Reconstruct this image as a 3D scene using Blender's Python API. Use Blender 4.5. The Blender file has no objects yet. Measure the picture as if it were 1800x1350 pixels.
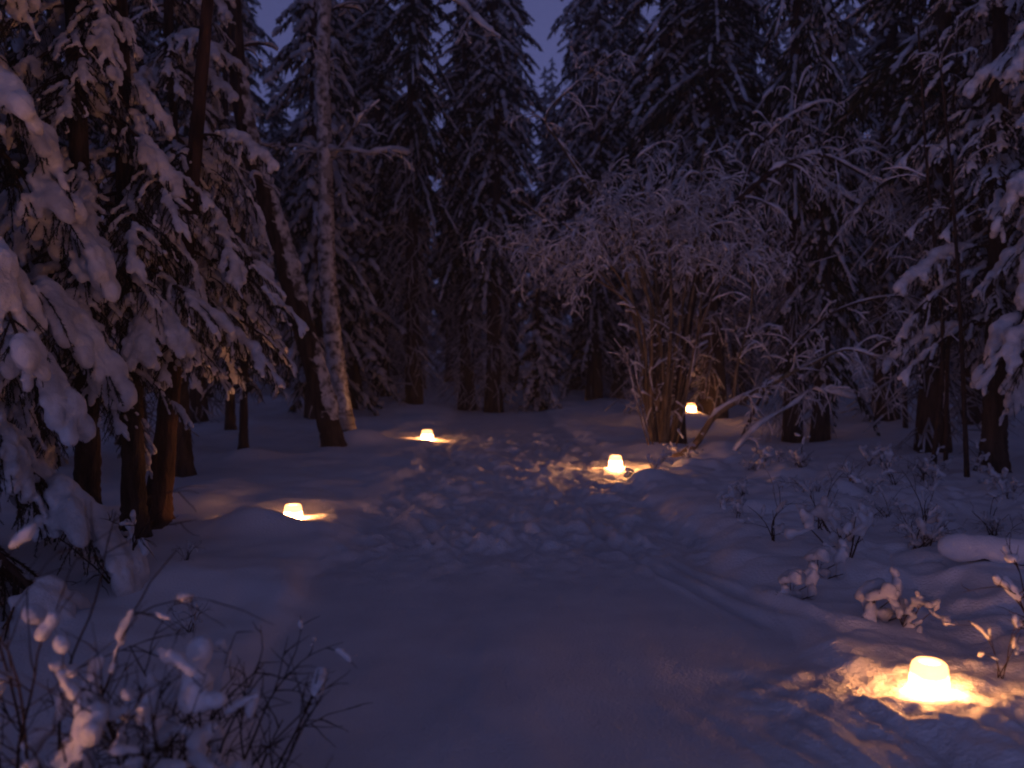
import bpy, math, random
import numpy as np
from mathutils import Vector

scene = bpy.context.scene
COL = scene.collection
R_ = math.radians

# ---------------------------------------------------------------- camera
PITCH = R_(-2.39)
CAM_Z = 1.6
FPX = 1559.0                                  # focal length in pixels of an 1800 px wide picture
cam_d = bpy.data.cameras.new('camera')
cam_d.sensor_width = 36.0
cam_d.lens = FPX / 1800.0 * 36.0
cam_d.clip_start = 0.05
cam_d.clip_end = 600.0
cam_d.dof.use_dof = True
cam_d.dof.focus_distance = 6.0
cam_d.dof.aperture_fstop = 1.5
cam = bpy.data.objects.new('camera', cam_d)
cam.location = (0, 0, CAM_Z)
cam.rotation_euler = (R_(90) + PITCH, 0, 0)
COL.objects.link(cam)
scene.camera = cam

# ---------------------------------------------------------------- sky, exposure
SUN_ELEV, SUN_ROT = R_(1.0), R_(200)
world = bpy.data.worlds.new('World')
scene.world = world
world.use_nodes = True
wn, wl = world.node_tree.nodes, world.node_tree.links
wn.clear()
w_out = wn.new('ShaderNodeOutputWorld')
w_bg = wn.new('ShaderNodeBackground')
w_sky = wn.new('ShaderNodeTexSky')
w_sky.sky_type = 'NISHITA'
w_sky.sun_disc = False
w_sky.sun_elevation = SUN_ELEV
w_sky.sun_rotation = SUN_ROT
w_bw = wn.new('ShaderNodeRGBToBW')
w_tint = wn.new('ShaderNodeMix')
w_tint.data_type = 'RGBA'
w_tint.blend_type = 'MULTIPLY'
w_tint.inputs[0].default_value = 1.0
w_tint.inputs[7].default_value = (0.595, 0.65, 1.72, 1.0)     # deep dusk blue of a long exposure
wl.new(w_sky.outputs[0], w_bw.inputs[0])
wl.new(w_bw.outputs[0], w_tint.inputs[6])
wl.new(w_tint.outputs[2], w_bg.inputs[0])
w_bg.inputs[1].default_value = 0.158
wl.new(w_bg.outputs[0], w_out.inputs[0])

LANTERN_L = 200.0                                # radiance of the ice walls
LANTERN_COL = (1.0, 0.37, 0.112)

scene.view_settings.view_transform = 'Standard'
scene.view_settings.look = 'None'
scene.view_settings.exposure = 0.0
scene.view_settings.gamma = 1.0
scene.view_settings.use_curve_mapping = False
scene.cycles.use_denoising = True
scene.cycles.max_bounces = 5
scene.cycles.diffuse_bounces = 3
scene.cycles.glossy_bounces = 1
scene.cycles.sample_clamp_indirect = 4.0
scene.cycles.use_adaptive_sampling = False
scene.cycles.pixel_filter_type = 'BLACKMAN_HARRIS'
scene.cycles.filter_width = 2.0


# ---------------------------------------------------------------- helpers
def W(px, py, d):
    """world point seen at picture point (px, py) of the 1800x1350 photograph, d metres ahead"""
    u, v = (px - 900.0) / FPX, (675.0 - py) / FPX
    cp, sp = math.cos(PITCH), math.sin(PITCH)
    y, z = cp - sp * v, v * cp + sp
    k = d / y
    return np.array([u * k, d, CAM_Z + z * k])


def _hash(ix, iy, seed):
    n = (ix.astype(np.int64) * 374761393 + iy.astype(np.int64) * 668265263 + seed * 974711) & 0x7fffffff
    n = ((n ^ (n >> 13)) * 1274126177) & 0x7fffffff
    n = n ^ (n >> 16)
    return (n & 0xffff) / 65535.0


def vnoise(x, y, seed=0):
    ix, iy = np.floor(x), np.floor(y)
    fx, fy = x - ix, y - iy
    ux, uy = fx * fx * fx * (fx * (fx * 6 - 15) + 10), fy * fy * fy * (fy * (fy * 6 - 15) + 10)
    a, b = _hash(ix, iy, seed), _hash(ix + 1, iy, seed)
    c, d = _hash(ix, iy + 1, seed), _hash(ix + 1, iy + 1, seed)
    return (a + (b - a) * ux) * (1 - uy) + (c + (d - c) * ux) * uy - 0.5


def fbm(x, y, octaves=4, seed=0, gain=0.5):
    s, a = 0.0, 1.0
    for o in range(octaves):
        ca, sa = math.cos(0.7 * o + 0.3), math.sin(0.7 * o + 0.3)
        s = s + a * vnoise((x * ca - y * sa) * 2 ** o + 17.3 * o, (x * sa + y * ca) * 2 ** o - 9.1 * o, seed + o)
        a *= gain
    return s


def sstep(a, b, t):
    t = np.clip((t - a) / (b - a), 0, 1)
    return t * t * (3 - 2 * t)


class MB:
    """collects tubes, blades and lumps, then links them as one mesh"""

    def __init__(self):
        self.v, self.f, self.m, self.n = [], [], [], 0
        self.smooth = []

    def add(self, V, F, mat=0, smooth=True):
        V = np.asarray(V, float)
        F = np.asarray(F, int)
        self.v.append(V)
        self.f.append((F + self.n))
        self.m.append(np.full(len(F), mat, int))
        self.smooth.append(np.full(len(F), smooth, bool))
        self.n += len(V)

    def tube(self, P, rad, n=6, mat=0, cap=True, rnoise=0.0, rng=None, squash=1.0):
        P = np.asarray(P, float)
        k = len(P)
        rad = np.broadcast_to(np.asarray(rad, float), (k,))
        T = np.gradient(P, axis=0)
        T /= np.linalg.norm(T, axis=1)[:, None] + 1e-9
        ref = np.where(np.abs(T[:, 2:3]) > 0.95, np.array([[1.0, 0, 0]]), np.array([[0, 0, 1.0]]))
        if np.mean(np.abs(T[:, 2])) > 0.7:
            ref = np.tile([[0.31, 0.95, 0.0]], (k, 1))
        A = np.cross(T, ref)
        A /= np.linalg.norm(A, axis=1)[:, None] + 1e-9
        B = np.cross(A, T)
        th = np.linspace(0, 2 * math.pi, n, endpoint=False)
        rr = rad[:, None] * np.ones((k, n))
        if rnoise and rng is not None:
            rr = rr * (1 + rnoise * rng.uniform(-1, 1, (k, n)))
        V = P[:, None, :] + rr[..., None] * (np.cos(th)[None, :, None] * A[:, None, :] + squash * np.sin(th)[None, :, None] * B[:, None, :])
        V = V.reshape(-1, 3)
        i = np.arange(k - 1)[:, None] * n
        j = np.arange(n)[None, :]
        jn = (j + 1) % n
        F = np.stack([i + j, i + jn, i + n + jn, i + n + j], -1).reshape(-1, 4)
        if cap:
            V = np.vstack([V, P[0] - T[0] * rad[0] * 0.6, P[-1] + T[-1] * rad[-1] * 0.8])
            c0, c1 = k * n, k * n + 1
            jj = np.arange(n)
            j2 = (jj + 1) % n
            e0 = np.stack([np.full(n, c0), j2, jj, jj], -1)
            e1 = np.stack([np.full(n, c1), (k - 1) * n + jj, (k - 1) * n + j2, (k - 1) * n + j2], -1)
            F = np.vstack([F, e0, e1])
        self.add(V, F, mat)

    def mesh(self, name, mats):
        me = bpy.data.meshes.new(name)
        V = np.vstack(self.v)
        faces, fm, sm = [], [], []
        for F, m, s in zip(self.f, self.m, self.smooth):
            faces.append(F if F.shape[1] == 4 else np.hstack([F, F[:, -1:]]))
            fm.append(m)
            sm.append(s)
        F = np.vstack(faces)
        fm = np.concatenate(fm)
        sm = np.concatenate(sm)
        tri = F[:, 2] == F[:, 3]
        cnt = np.where(tri, 3, 4)
        start = np.concatenate([[0], np.cumsum(cnt)[:-1]])
        mask = np.ones(F.shape, bool)
        mask[tri, 3] = False
        me.vertices.add(len(V))
        me.vertices.foreach_set('co', V.ravel())
        me.loops.add(int(cnt.sum()))
        me.loops.foreach_set('vertex_index', F[mask].astype(np.int32))
        me.polygons.add(len(F))
        me.polygons.foreach_set('loop_start', start.astype(np.int32))
        me.polygons.foreach_set('loop_total', cnt.astype(np.int32))
        me.polygons.foreach_set('material_index', fm.astype(np.int32))
        me.polygons.foreach_set('use_smooth', sm)
        for m in mats:
            me.materials.append(m)
        me.update()
        me.validate()
        return me


def ico(sub):
    t = (1 + 5 ** 0.5) / 2
    V = [(-1, t, 0), (1, t, 0), (-1, -t, 0), (1, -t, 0), (0, -1, t), (0, 1, t), (0, -1, -t), (0, 1, -t), (t, 0, -1), (t, 0, 1), (-t, 0, -1), (-t, 0, 1)]
    F = [(0, 11, 5), (0, 5, 1), (0, 1, 7), (0, 7, 10), (0, 10, 11), (1, 5, 9), (5, 11, 4), (11, 10, 2), (10, 7, 6), (7, 1, 8),
         (3, 9, 4), (3, 4, 2), (3, 2, 6), (3, 6, 8), (3, 8, 9), (4, 9, 5), (2, 4, 11), (6, 2, 10), (8, 6, 7), (9, 8, 1)]
    V = [np.array(v) / np.linalg.norm(v) for v in V]
    for _ in range(sub):
        cache, nf = {}, []

        def mid(a, b):
            k = (min(a, b), max(a, b))
            if k not in cache:
                m = V[a] + V[b]
                V.append(m / np.linalg.norm(m))
                cache[k] = len(V) - 1
            return cache[k]
        for a, b, c in F:
            ab, bc, ca = mid(a, b), mid(b, c), mid(c, a)
            nf += [(a, ab, ca), (b, bc, ab), (c, ca, bc), (ab, bc, ca)]
        F = nf
    return np.array(V), np.array(F)


ICO0, ICO1, ICO2 = ico(0), ico(1), ico(2)


def frame(d):
    d = np.asarray(d, float)
    d = d / (np.linalg.norm(d) + 1e-9)
    up = np.array([0, 0, 1.0]) if abs(d[2]) < 0.95 else np.array([1.0, 0, 0])
    a = np.cross(up, d)
    a /= np.linalg.norm(a)
    b = np.cross(d, a)
    return d, a, b


def lump(mb, c, d, rl, rw, rh, ic=ICO1, mat=0, rng=None, jit=0.12):
    """an elongated lump of snow: long axis d"""
    d, a, b = frame(d)
    V = ic[0].copy()
    if rng is not None:
        V = V * (1 + jit * rng.uniform(-1, 1, (len(V), 1)))
    P = np.asarray(c) + V[:, :1] * rl * d + V[:, 1:2] * rw * a + V[:, 2:3] * rh * b
    mb.add(P, ic[1], mat)


def blend(mb, name, voxel, mat, smooth_it=4, rough=0.0, seed=1):
    """melts overlapping lumps into one lumpy skin of snow (baked)"""
    me = mb.mesh('tmp', [])
    ob = bpy.data.objects.new('tmp', me)
    COL.objects.link(ob)
    m = ob.modifiers.new('r', 'REMESH')
    m.mode = 'VOXEL'
    m.voxel_size = voxel
    m.use_smooth_shade = True
    s = ob.modifiers.new('s', 'SMOOTH')
    s.iterations = smooth_it
    s.factor = 0.5
    dg = bpy.context.evaluated_depsgraph_get()
    out = bpy.data.meshes.new_from_object(ob.evaluated_get(dg))
    out.name = name
    bpy.data.objects.remove(ob)
    bpy.data.meshes.remove(me)
    if rough:
        n = len(out.vertices)
        co = np.empty(n * 3)
        out.vertices.foreach_get('co', co)
        co = co.reshape(-1, 3)
        nr = np.empty(n * 3)
        out.vertices.foreach_get('normal', nr)
        nr = nr.reshape(-1, 3)
        s1 = fbm(co[:, 0] * 22 + co[:, 2] * 13, co[:, 1] * 22 - co[:, 2] * 17, 3, seed)
        out.vertices.foreach_set('co', (co + nr * (rough * s1)[:, None]).ravel())
    out.materials.clear()
    out.materials.append(mat)
    out.update()
    return out


def islands(me):
    """splits a mesh into its separate pieces (one mesh each), dropping crumbs"""
    nv = len(me.vertices)
    co = np.empty(nv * 3)
    me.vertices.foreach_get('co', co)
    co = co.reshape(-1, 3)
    ne = len(me.edges)
    ed = np.empty(ne * 2, np.int32)
    me.edges.foreach_get('vertices', ed)
    ed = ed.reshape(-1, 2)
    lab = np.arange(nv)
    while True:
        m = np.minimum(lab[ed[:, 0]], lab[ed[:, 1]])
        new = lab.copy()
        np.minimum.at(new, ed[:, 0], m)
        np.minimum.at(new, ed[:, 1], m)
        new = new[new]
        if (new == lab).all():
            break
        lab = new
    nl = len(me.loops)
    vi = np.empty(nl, np.int32)
    me.loops.foreach_get('vertex_index', vi)
    tot = np.empty(len(me.polygons), np.int32)
    me.polygons.foreach_get('loop_total', tot)
    st = np.concatenate([[0], np.cumsum(tot)[:-1]])
    F = np.stack([vi[st], vi[st + 1], vi[st + 2], np.where(tot == 4, vi[np.minimum(st + 3, nl - 1)], vi[st + 2])], -1)
    fl = lab[F[:, 0]]
    mat = me.materials[0]
    out = []
    for r in np.unique(fl):
        f = F[fl == r]
        if len(f) < 24:
            continue
        used, inv = np.unique(f, return_inverse=True)
        mb = MB()
        mb.add(co[used], inv.reshape(f.shape))
        out.append(mb.mesh('snow_clump', [mat]))
    bpy.data.meshes.remove(me)
    return out


def ob(name, data, parent=None, label=None, cat=None, group=None, kind=None, loc=None, rotz=None, scale=None):
    o = bpy.data.objects.new(name, data)
    COL.objects.link(o)
    if parent is not None:
        o.parent = parent
    if loc is not None:
        o.location = loc
    if rotz is not None:
        o.rotation_euler = (0, 0, rotz)
    if scale is not None:
        o.scale = (scale, scale, scale) if np.isscalar(scale) else scale
    if label:
        o['label'] = label
    if cat:
        o['category'] = cat
    if group:
        o['group'] = group
    if kind:
        o['kind'] = kind
    return o


def spline(P, n):
    """smooth curve of n points through P"""
    P = np.asarray(P, float)
    if len(P) < 3:
        t = np.linspace(0, 1, n)[:, None]
        return P[0] * (1 - t) + P[-1] * t
    Q = np.vstack([2 * P[0] - P[1], P, 2 * P[-1] - P[-2]])
    out = []
    for t in np.linspace(0, len(P) - 1 - 1e-6, n):
        i = int(t)
        u = t - i
        p0, p1, p2, p3 = Q[i], Q[i + 1], Q[i + 2], Q[i + 3]
        out.append(0.5 * (2 * p1 + (p2 - p0) * u + (2 * p0 - 5 * p1 + 4 * p2 - p3) * u * u + (3 * p1 - p0 - 3 * p2 + p3) * u ** 3))
    return np.array(out)


# ---------------------------------------------------------------- materials
def new_mat(name):
    m = bpy.data.materials.new(name)
    m.use_nodes = True
    nt = m.node_tree
    b = nt.nodes['Principled BSDF']
    return m, nt.nodes, nt.links, b


def noise_mat(name, c1, c2, scale, rough=0.85, bump=0.0, bscale=40.0, stretch=None, spec=0.2, detail=4.0, lo=0.35, hi=0.65):
    m, N, L, b = new_mat(name)
    tc = N.new('ShaderNodeTexCoord')
    mp = N.new('ShaderNodeMapping')
    L.new(tc.outputs['Object'], mp.inputs[0])
    if stretch:
        mp.inputs['Scale'].default_value = stretch
    nz = N.new('ShaderNodeTexNoise')
    nz.inputs['Scale'].default_value = scale
    nz.inputs['Detail'].default_value = detail
    L.new(mp.outputs[0], nz.inputs['Vector'])
    cr = N.new('ShaderNodeValToRGB')
    cr.color_ramp.elements[0].position = lo
    cr.color_ramp.elements[1].position = hi
    cr.color_ramp.elements[0].color = (*c1, 1)
    cr.color_ramp.elements[1].color = (*c2, 1)
    L.new(nz.outputs['Fac'], cr.inputs[0])
    L.new(cr.outputs[0], b.inputs['Base Color'])
    b.inputs['Roughness'].default_value = rough
    b.inputs['Specular IOR Level'].default_value = spec
    if bump:
        n2 = N.new('ShaderNodeTexNoise')
        n2.inputs['Scale'].default_value = bscale
        n2.inputs['Detail'].default_value = 5.0
        L.new(mp.outputs[0], n2.inputs['Vector'])
        bp = N.new('ShaderNodeBump')
        bp.inputs['Strength'].default_value = bump
        bp.inputs['Distance'].default_value = 0.02
        L.new(n2.outputs['Fac'], bp.inputs['Height'])
        L.new(bp.outputs[0], b.inputs['Normal'])
    return m


M_SNOW = noise_mat('fresh_snow', (0.74, 0.74, 0.76), (0.84, 0.84, 0.85), 6.0, 0.75, 0.5, 70.0)
M_GROUND = noise_mat('ground_snow', (0.78, 0.78, 0.80), (0.85, 0.85, 0.86), 1.3, 0.75, 0.55, 55.0)
M_PATH = noise_mat('packed_snow', (0.72, 0.72, 0.74), (0.82, 0.82, 0.83), 2.1, 0.7, 0.8, 60.0)
M_BARK = noise_mat('conifer_bark', (0.016, 0.012, 0.010), (0.075, 0.055, 0.042), 7.0, 0.95, 1.0, 26.0, (2.2, 2.2, 0.45))
M_PINE = noise_mat('reddish_bark', (0.020, 0.013, 0.010), (0.075, 0.044, 0.032), 6.0, 0.95, 1.0, 22.0, (2.2, 2.2, 0.5))
M_BIRCH = noise_mat('birch_bark', (0.05, 0.042, 0.036), (0.38, 0.35, 0.32), 5.0, 0.85, 0.6, 18.0, (1.0, 1.0, 3.2), lo=0.38, hi=0.5)
M_WILLOW = noise_mat('willow_bark', (0.09, 0.065, 0.036), (0.27, 0.19, 0.10), 9.0, 0.9, 0.8, 30.0, (2, 2, 0.6))
M_TWIG = noise_mat('twig_bark', (0.018, 0.012, 0.010), (0.055, 0.035, 0.026), 14.0, 0.85)
M_NEEDLE = noise_mat('spruce_needles', (0.010, 0.016, 0.009), (0.034, 0.045, 0.022), 3.0, 0.75)
M_WAX = noise_mat('candle_wax', (0.7, 0.62, 0.5), (0.8, 0.74, 0.62), 8.0, 0.5)


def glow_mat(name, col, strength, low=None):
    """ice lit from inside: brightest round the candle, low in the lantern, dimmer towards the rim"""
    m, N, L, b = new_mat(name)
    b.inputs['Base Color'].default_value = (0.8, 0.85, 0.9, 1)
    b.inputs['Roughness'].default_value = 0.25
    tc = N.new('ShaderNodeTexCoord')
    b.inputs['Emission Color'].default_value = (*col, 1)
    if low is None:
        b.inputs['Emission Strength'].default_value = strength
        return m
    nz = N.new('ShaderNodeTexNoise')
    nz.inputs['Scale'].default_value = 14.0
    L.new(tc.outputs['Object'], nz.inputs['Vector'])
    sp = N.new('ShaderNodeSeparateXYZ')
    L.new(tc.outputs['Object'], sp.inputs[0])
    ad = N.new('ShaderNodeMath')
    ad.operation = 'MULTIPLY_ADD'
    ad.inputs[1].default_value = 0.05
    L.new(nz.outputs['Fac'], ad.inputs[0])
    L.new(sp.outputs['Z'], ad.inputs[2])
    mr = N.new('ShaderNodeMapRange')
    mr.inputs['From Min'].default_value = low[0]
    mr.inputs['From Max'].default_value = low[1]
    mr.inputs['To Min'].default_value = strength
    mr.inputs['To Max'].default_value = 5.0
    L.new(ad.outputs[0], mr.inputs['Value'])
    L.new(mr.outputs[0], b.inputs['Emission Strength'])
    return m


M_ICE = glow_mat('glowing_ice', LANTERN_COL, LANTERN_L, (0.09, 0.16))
M_ICE_BOOST = glow_mat('boosted_glowing_ice', LANTERN_COL, LANTERN_L * 1.75, (0.15, 0.2))      # glow boosted for the added, unseen lanterns behind the viewer
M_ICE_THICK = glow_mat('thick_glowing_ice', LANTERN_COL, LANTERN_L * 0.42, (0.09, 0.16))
M_FLAME = glow_mat('candle_flame', (1.0, 0.5, 0.17), LANTERN_L * 1.5)
M_RIME = noise_mat('rime_on_twigs', (0.42, 0.42, 0.43), (0.74, 0.74, 0.75), 3.5, 0.8, 0.4, 30.0, lo=0.38, hi=0.62)
M_CRUST = noise_mat('wind_packed_crust', (0.10, 0.085, 0.075), (0.66, 0.66, 0.67), 9.0, 0.85, 0.8, 26.0, lo=0.36, hi=0.56)
M_BOUGH_SNOW = noise_mat('old_bough_snow', (0.48, 0.475, 0.475), (0.76, 0.76, 0.765), 5.0, 0.8, 0.7, 46.0, lo=0.36, hi=0.64)
M_FROST = noise_mat('thin_frosted_snow', (0.26, 0.26, 0.27), (0.60, 0.60, 0.62), 2.6, 0.8, 0.4, 30.0, lo=0.4, hi=0.62)

# ---------------------------------------------------------------- the ground
# the ice lanterns that stand along the path: (x, y, sink)
def gxy(px, d):
    p = W(px, 600, d)
    return float(p[0]), float(p[1])


LAN = {'front': gxy(1645, 3.78), 'left': gxy(512, 7.6), 'far': gxy(750, 14.7), 'bush': gxy(1083, 11.1), 'stems': gxy(1216, 17.5)}
UNSEEN_LAN = [(-1.95, 1.5), (2.4, -0.7), (3.15, -1.2), (2.6, -1.9)]              # first carries the row on; the rest are added to warm the trees


def path_centre(y):
    return 0.02 + 0.10 * np.sin(y * 0.23) - 0.16 * sstep(9, 20, y) + 1.6 * sstep(20, 42, y) + 0.30 * sstep(4.3, 2.6, y)


def path_half(y):
    return 1.40 + 0.10 * sstep(3, 0, y) - 0.26 * sstep(7, 20, y)


def gauss(x, y, cx, cy, sx, sy=None, ang=0.0):
    sy = sx if sy is None else sy
    dx, dy = x - cx, y - cy
    ca, sa = math.cos(ang), math.sin(ang)
    u, v = dx * ca + dy * sa, -dx * sa + dy * ca
    return np.exp(-(u / sx) ** 2 - (v / sy) ** 2)


MOUNDS = []                                      # (x, y, height, radius) snow gathered round trunks


def height(x, y):
    x = np.asarray(x, float)
    y = np.asarray(y, float)
    wob = 0.16 * fbm(x * 0.0 + 3.1, y * 0.9, 3, 5) + 0.07 * fbm(x * 2.0, y * 2.0, 2, 8)
    e = np.abs(x - path_centre(y) + wob) - path_half(y)
    bank = sstep(-0.12, 0.30, e)
    far = sstep(24, 40, y)
    h = 0.085 * bank
    h = h + 0.16 * bank * fbm(x * 0.45, y * 0.45, 3, 11) + 0.075 * bank * fbm(x * 1.6, y * 1.6, 3, 21)
    # billowy lumps over buried plants to the right, and mounds to the left
    bil = np.abs(fbm(x * 1.9 + 4, y * 1.9, 3, 31))
    h = h + bank * sstep(1.2, 2.6, x) * (0.20 * (bil - 0.08)) * sstep(2.6, 4.8, y) * sstep(14, 10, y)
    h = h + 0.05 * fbm(x * 0.25, y * 0.25, 2, 41)
    # broken rim of shovelled snow along the path edge
    rim = np.exp(-((e - 0.10) / 0.11) ** 2)
    lx, ly = LAN['left']
    qx, qy = LAN['bush']
    rim = rim * (1 - 0.95 * gauss(x, y, lx + 0.75, ly - 0.1, 0.7, 0.5)) * (1 - 0.95 * gauss(x, y, qx - 0.5, qy, 0.8, 0.6))
    h = h + rim * (0.012 + 0.09 * np.maximum(fbm(x * 1.5, y * 1.5, 3, 51) + 0.12, 0)) * sstep(28, 18, y)
    # trampled stretch of the path
    tr = sstep(5.4, 7.6, y) * sstep(19, 13, y) * (1 - bank)
    f1 = fbm(x * 4.2, y * 3.0, 3, 61)
    f2 = fbm(x * 9.5, y * 7.0, 2, 71)
    h = h + tr * (0.10 * np.maximum(f1, -0.12) + 0.045 * f2)
    near = sstep(7.5, 5.0, y) * (1 - bank)
    h = h + near * (0.010 * fbm(x * 2.2, y * 0.8, 3, 81) + 0.004 * fbm(x * 9, y * 5, 2, 83))
    # two old ski grooves curving along the right half of the path
    for off, dep in ((0.0, 0.055), (0.20, 0.042)):
        c = 0.86 + (7.1 - y) * 0.235 + off + 0.05 * np.sin(y * 1.6)
        g = np.exp(-((x - c) / 0.035) ** 2) - 0.7 * np.exp(-((x - c - 0.075) / 0.04) ** 2) - 0.6 * np.exp(-((x - c + 0.075) / 0.04) ** 2)
        h = h - dep * g * sstep(10.5, 8.5, y) * sstep(4.4, 5.2, y) * (0.7 + 1.2 * fbm(x * 2, y * 2, 2, 87))
    # lantern places
    for k, (lx, ly) in LAN.items():
        if k == 'stems':
            h = h + 0.30 * gauss(x, y, lx, ly, 0.55)
            continue
        r = {'front': 0.80, 'left': 0.42, 'far': 0.75, 'bush': 0.60}[k]
        flat = gauss(x, y, lx, ly, r, r * 0.8)
        h = h * (1 - 0.92 * flat) + flat * {'front': 0.085, 'left': 0.11, 'far': 0.06, 'bush': 0.07}[k]
        h = h + (0.012 if k == 'left' else 0.05) * flat * fbm(x * 5.0, y * 5.0, 3, 91)
    lx, ly = LAN['front']                         # furrowed slope between the near lantern and the path
    rad, az = np.hypot(x - lx, y - ly), np.arctan2(y - ly, x - lx)
    side = np.clip(np.cos(az + 2.45) * 1.7 + 0.55, 0, 1)      # the path side
    rr_ = 0.55 + 0.16 * fbm(az * 1.4, az * 0 + 2, 2, 96)
    h = h + 0.012 * side * np.exp(-((rad - rr_) / np.where(rad < rr_, 0.30, 0.12)) ** 2)
    reg = gauss(x, y, lx - 0.06, ly - 0.24, 0.66, 0.55) * (1 - 0.9 * gauss(x, y, lx, ly, 0.16)) * (0.35 + 0.65 * side)
    wu, wv = (x - lx) * -0.43 + (y - ly) * 0.90, (x - lx) * 0.90 + (y - ly) * 0.43
    wv = wv + 0.09 * fbm(x * 2.6, y * 2.6, 2, 97)
    h = h + reg * (0.055 * fbm(wu * 1.1 + 3, wv * 7.5, 2, 98) + 0.04 * fbm(wu * 2.4, wv * 13.0, 2, 99) + 0.02 * fbm(x * 14, y * 14, 2, 100))
    h = h + 0.07 * gauss(x, y, lx + 0.62, ly + 0.12, 0.22, 0.2) 
    lx, ly = LAN['left']                          # mound that half hides the left lantern
    h = h + 0.155 * gauss(x, y, lx - 0.22, ly - 0.42, 0.32, 0.18, 0.0) + 0.08 * gauss(x, y, lx - 0.9, ly - 0.36, 0.6, 0.2)
    h = h + 0.02 * gauss(x, y, lx + 0.72, ly + 0.02, 0.13, 0.06, 0.9) + 0.20 * np.maximum(fbm(x * 6, y * 4.5, 2, 94) - 0.02, 0) * gauss(x, y, lx + 1.65, ly - 0.30, 0.95, 0.6) 
    lx, ly = LAN['far']
    h = h + 0.10 * gauss(x, y, lx - 0.75, ly - 1.0, 0.55, 0.28) + 0.035 * gauss(x, y, lx + 0.05, ly - 0.75, 0.5, 0.14)
    lx, ly = LAN['bush']
    h = h + 0.05 * gauss(x, y, lx + 0.25, ly - 0.85, 0.5, 0.16)
    for (nx, ny) in UNSEEN_LAN:
        h = h - 0.16 * gauss(x, y, nx, ny, 0.30)  # unseen hollows sunk to hold back the lantern light
    lx, ly = UNSEEN_LAN[0]                              # unseen ridges added to keep those lanterns' light off the path
    h = h + 0.20 * gauss(x, y, lx + 0.55, ly + 0.1, 0.15, 0.9) + 0.13 * gauss(x, y, lx, ly + 0.6, 0.5, 0.14)
    h = h + 0.26 * gauss(x, y, 1.78, -1.1, 0.16, 2.0) + 0.16 * gauss(x, y, 2.3, 0.0, 0.6, 0.16)
    for (mx, my, mh, mr) in MOUNDS:
        h = h + mh * gauss(x, y, mx, my, mr)
    h = h + 0.9 * sstep(34, 75, y) + 0.05 * far * fbm(x * 0.3, y * 0.3, 2, 95)
    return h


def H(x, y):
    return float(height(np.array([x]), np.array([y]))[0])


MOUNDS += [(*gxy(618, 13.6), 0.16, 0.42), (*gxy(700, 22), 0.2, 1.0), (*gxy(1420, 14.8), -0.06, 0.5), (*gxy(1165, 13), 0.06, 0.5),
           (*gxy(1310, 12.5), 0.14, 0.7), (*gxy(1600, 9.0), 0.10, 0.6), (*gxy(1480, 8.6), 0.08, 0.5), (*gxy(1740, 5.9), 0.10, 0.5),
           (*gxy(330, 9.6), 0.05, 0.8), (*gxy(450, 12.2), 0.12, 0.4), (*gxy(120, 6.2), 0.12, 0.6)]


def build_ground():
    ys = list(np.arange(-9.0, 1.4, 0.16))
    y = 1.4
    while y < 110:
        ys.append(y)
        y *= 1.0062 if y < 9 else 1.0082
    ys = np.array(ys)
    nx = 560
    t = np.linspace(-1, 1, nx)
    s = t * 0.82 + 0.18 * t ** 3 + 3.0 * np.sign(t) * np.maximum(np.abs(t) - 0.9, 0) ** 2 * 40
    Y = np.repeat(ys[:, None], nx, 1)
    half = 0.62 * np.maximum(Y, 2.2) + 1.9
    X = s[None, :] * half
    Z = height(X, Y)
    V = np.stack([X, Y, Z], -1).reshape(-1, 3)
    ny = len(ys)
    i = (np.arange(ny - 1)[:, None] * nx + np.arange(nx - 1)[None, :])
    F = np.stack([i, i + 1, i + nx + 1, i + nx], -1).reshape(-1, 4)
    # analytic normals, so the seam between path and bank does not show
    e = 0.012
    gx = (height(X + e, Y) - height(X - e, Y)) / (2 * e)
    gy = (height(X, Y + e) - height(X, Y - e)) / (2 * e)
    Nn = np.stack([-gx, -gy, np.ones_like(gx)], -1).reshape(-1, 3)
    Nn /= np.linalg.norm(Nn, axis=1)[:, None]
    c = V[F].mean(1)
    wob = 0.16 * fbm(c[:, 0] * 0.0 + 3.1, c[:, 1] * 0.9, 3, 5) + 0.07 * fbm(c[:, 0] * 2.0, c[:, 1] * 2.0, 2, 8)
    on = (np.abs(c[:, 0] - path_centre(c[:, 1]) + wob) < path_half(c[:, 1]) - 0.02) & (c[:, 1] < 40)
    for name, sel, mat in (('snow_ground', ~on, M_GROUND), ('snow_path', on, M_PATH)):
        f = F[sel]
        used, inv = np.unique(f, return_inverse=True)
        mb = MB()
        mb.add(V[used], inv.reshape(f.shape))
        me = mb.mesh(name, [mat])
        me.normals_split_custom_set_from_vertices(Nn[used].tolist())
        ob(name, me, kind='structure')


build_ground()

# ---------------------------------------------------------------- ice lanterns
def lathe(mb, prof, n=20, mat=0, rng=None, jit=0.0):
    th = np.linspace(0, 2 * math.pi, n, endpoint=False)
    prof = np.array(prof)
    r = prof[:, 0][:, None] * (1 + (jit * rng.uniform(-1, 1, (1, n)) if rng is not None else 0))
    V = np.stack([r * np.cos(th), r * np.sin(th), np.repeat(prof[:, 1][:, None], n, 1)], -1).reshape(-1, 3)
    k = len(prof)
    i = np.arange(k - 1)[:, None] * n
    j = np.arange(n)[None, :]
    jn = (j + 1) % n
    mb.add(V, np.stack([i + j, i + jn, i + n + jn, i + n + j], -1).reshape(-1, 4), mat)


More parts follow.
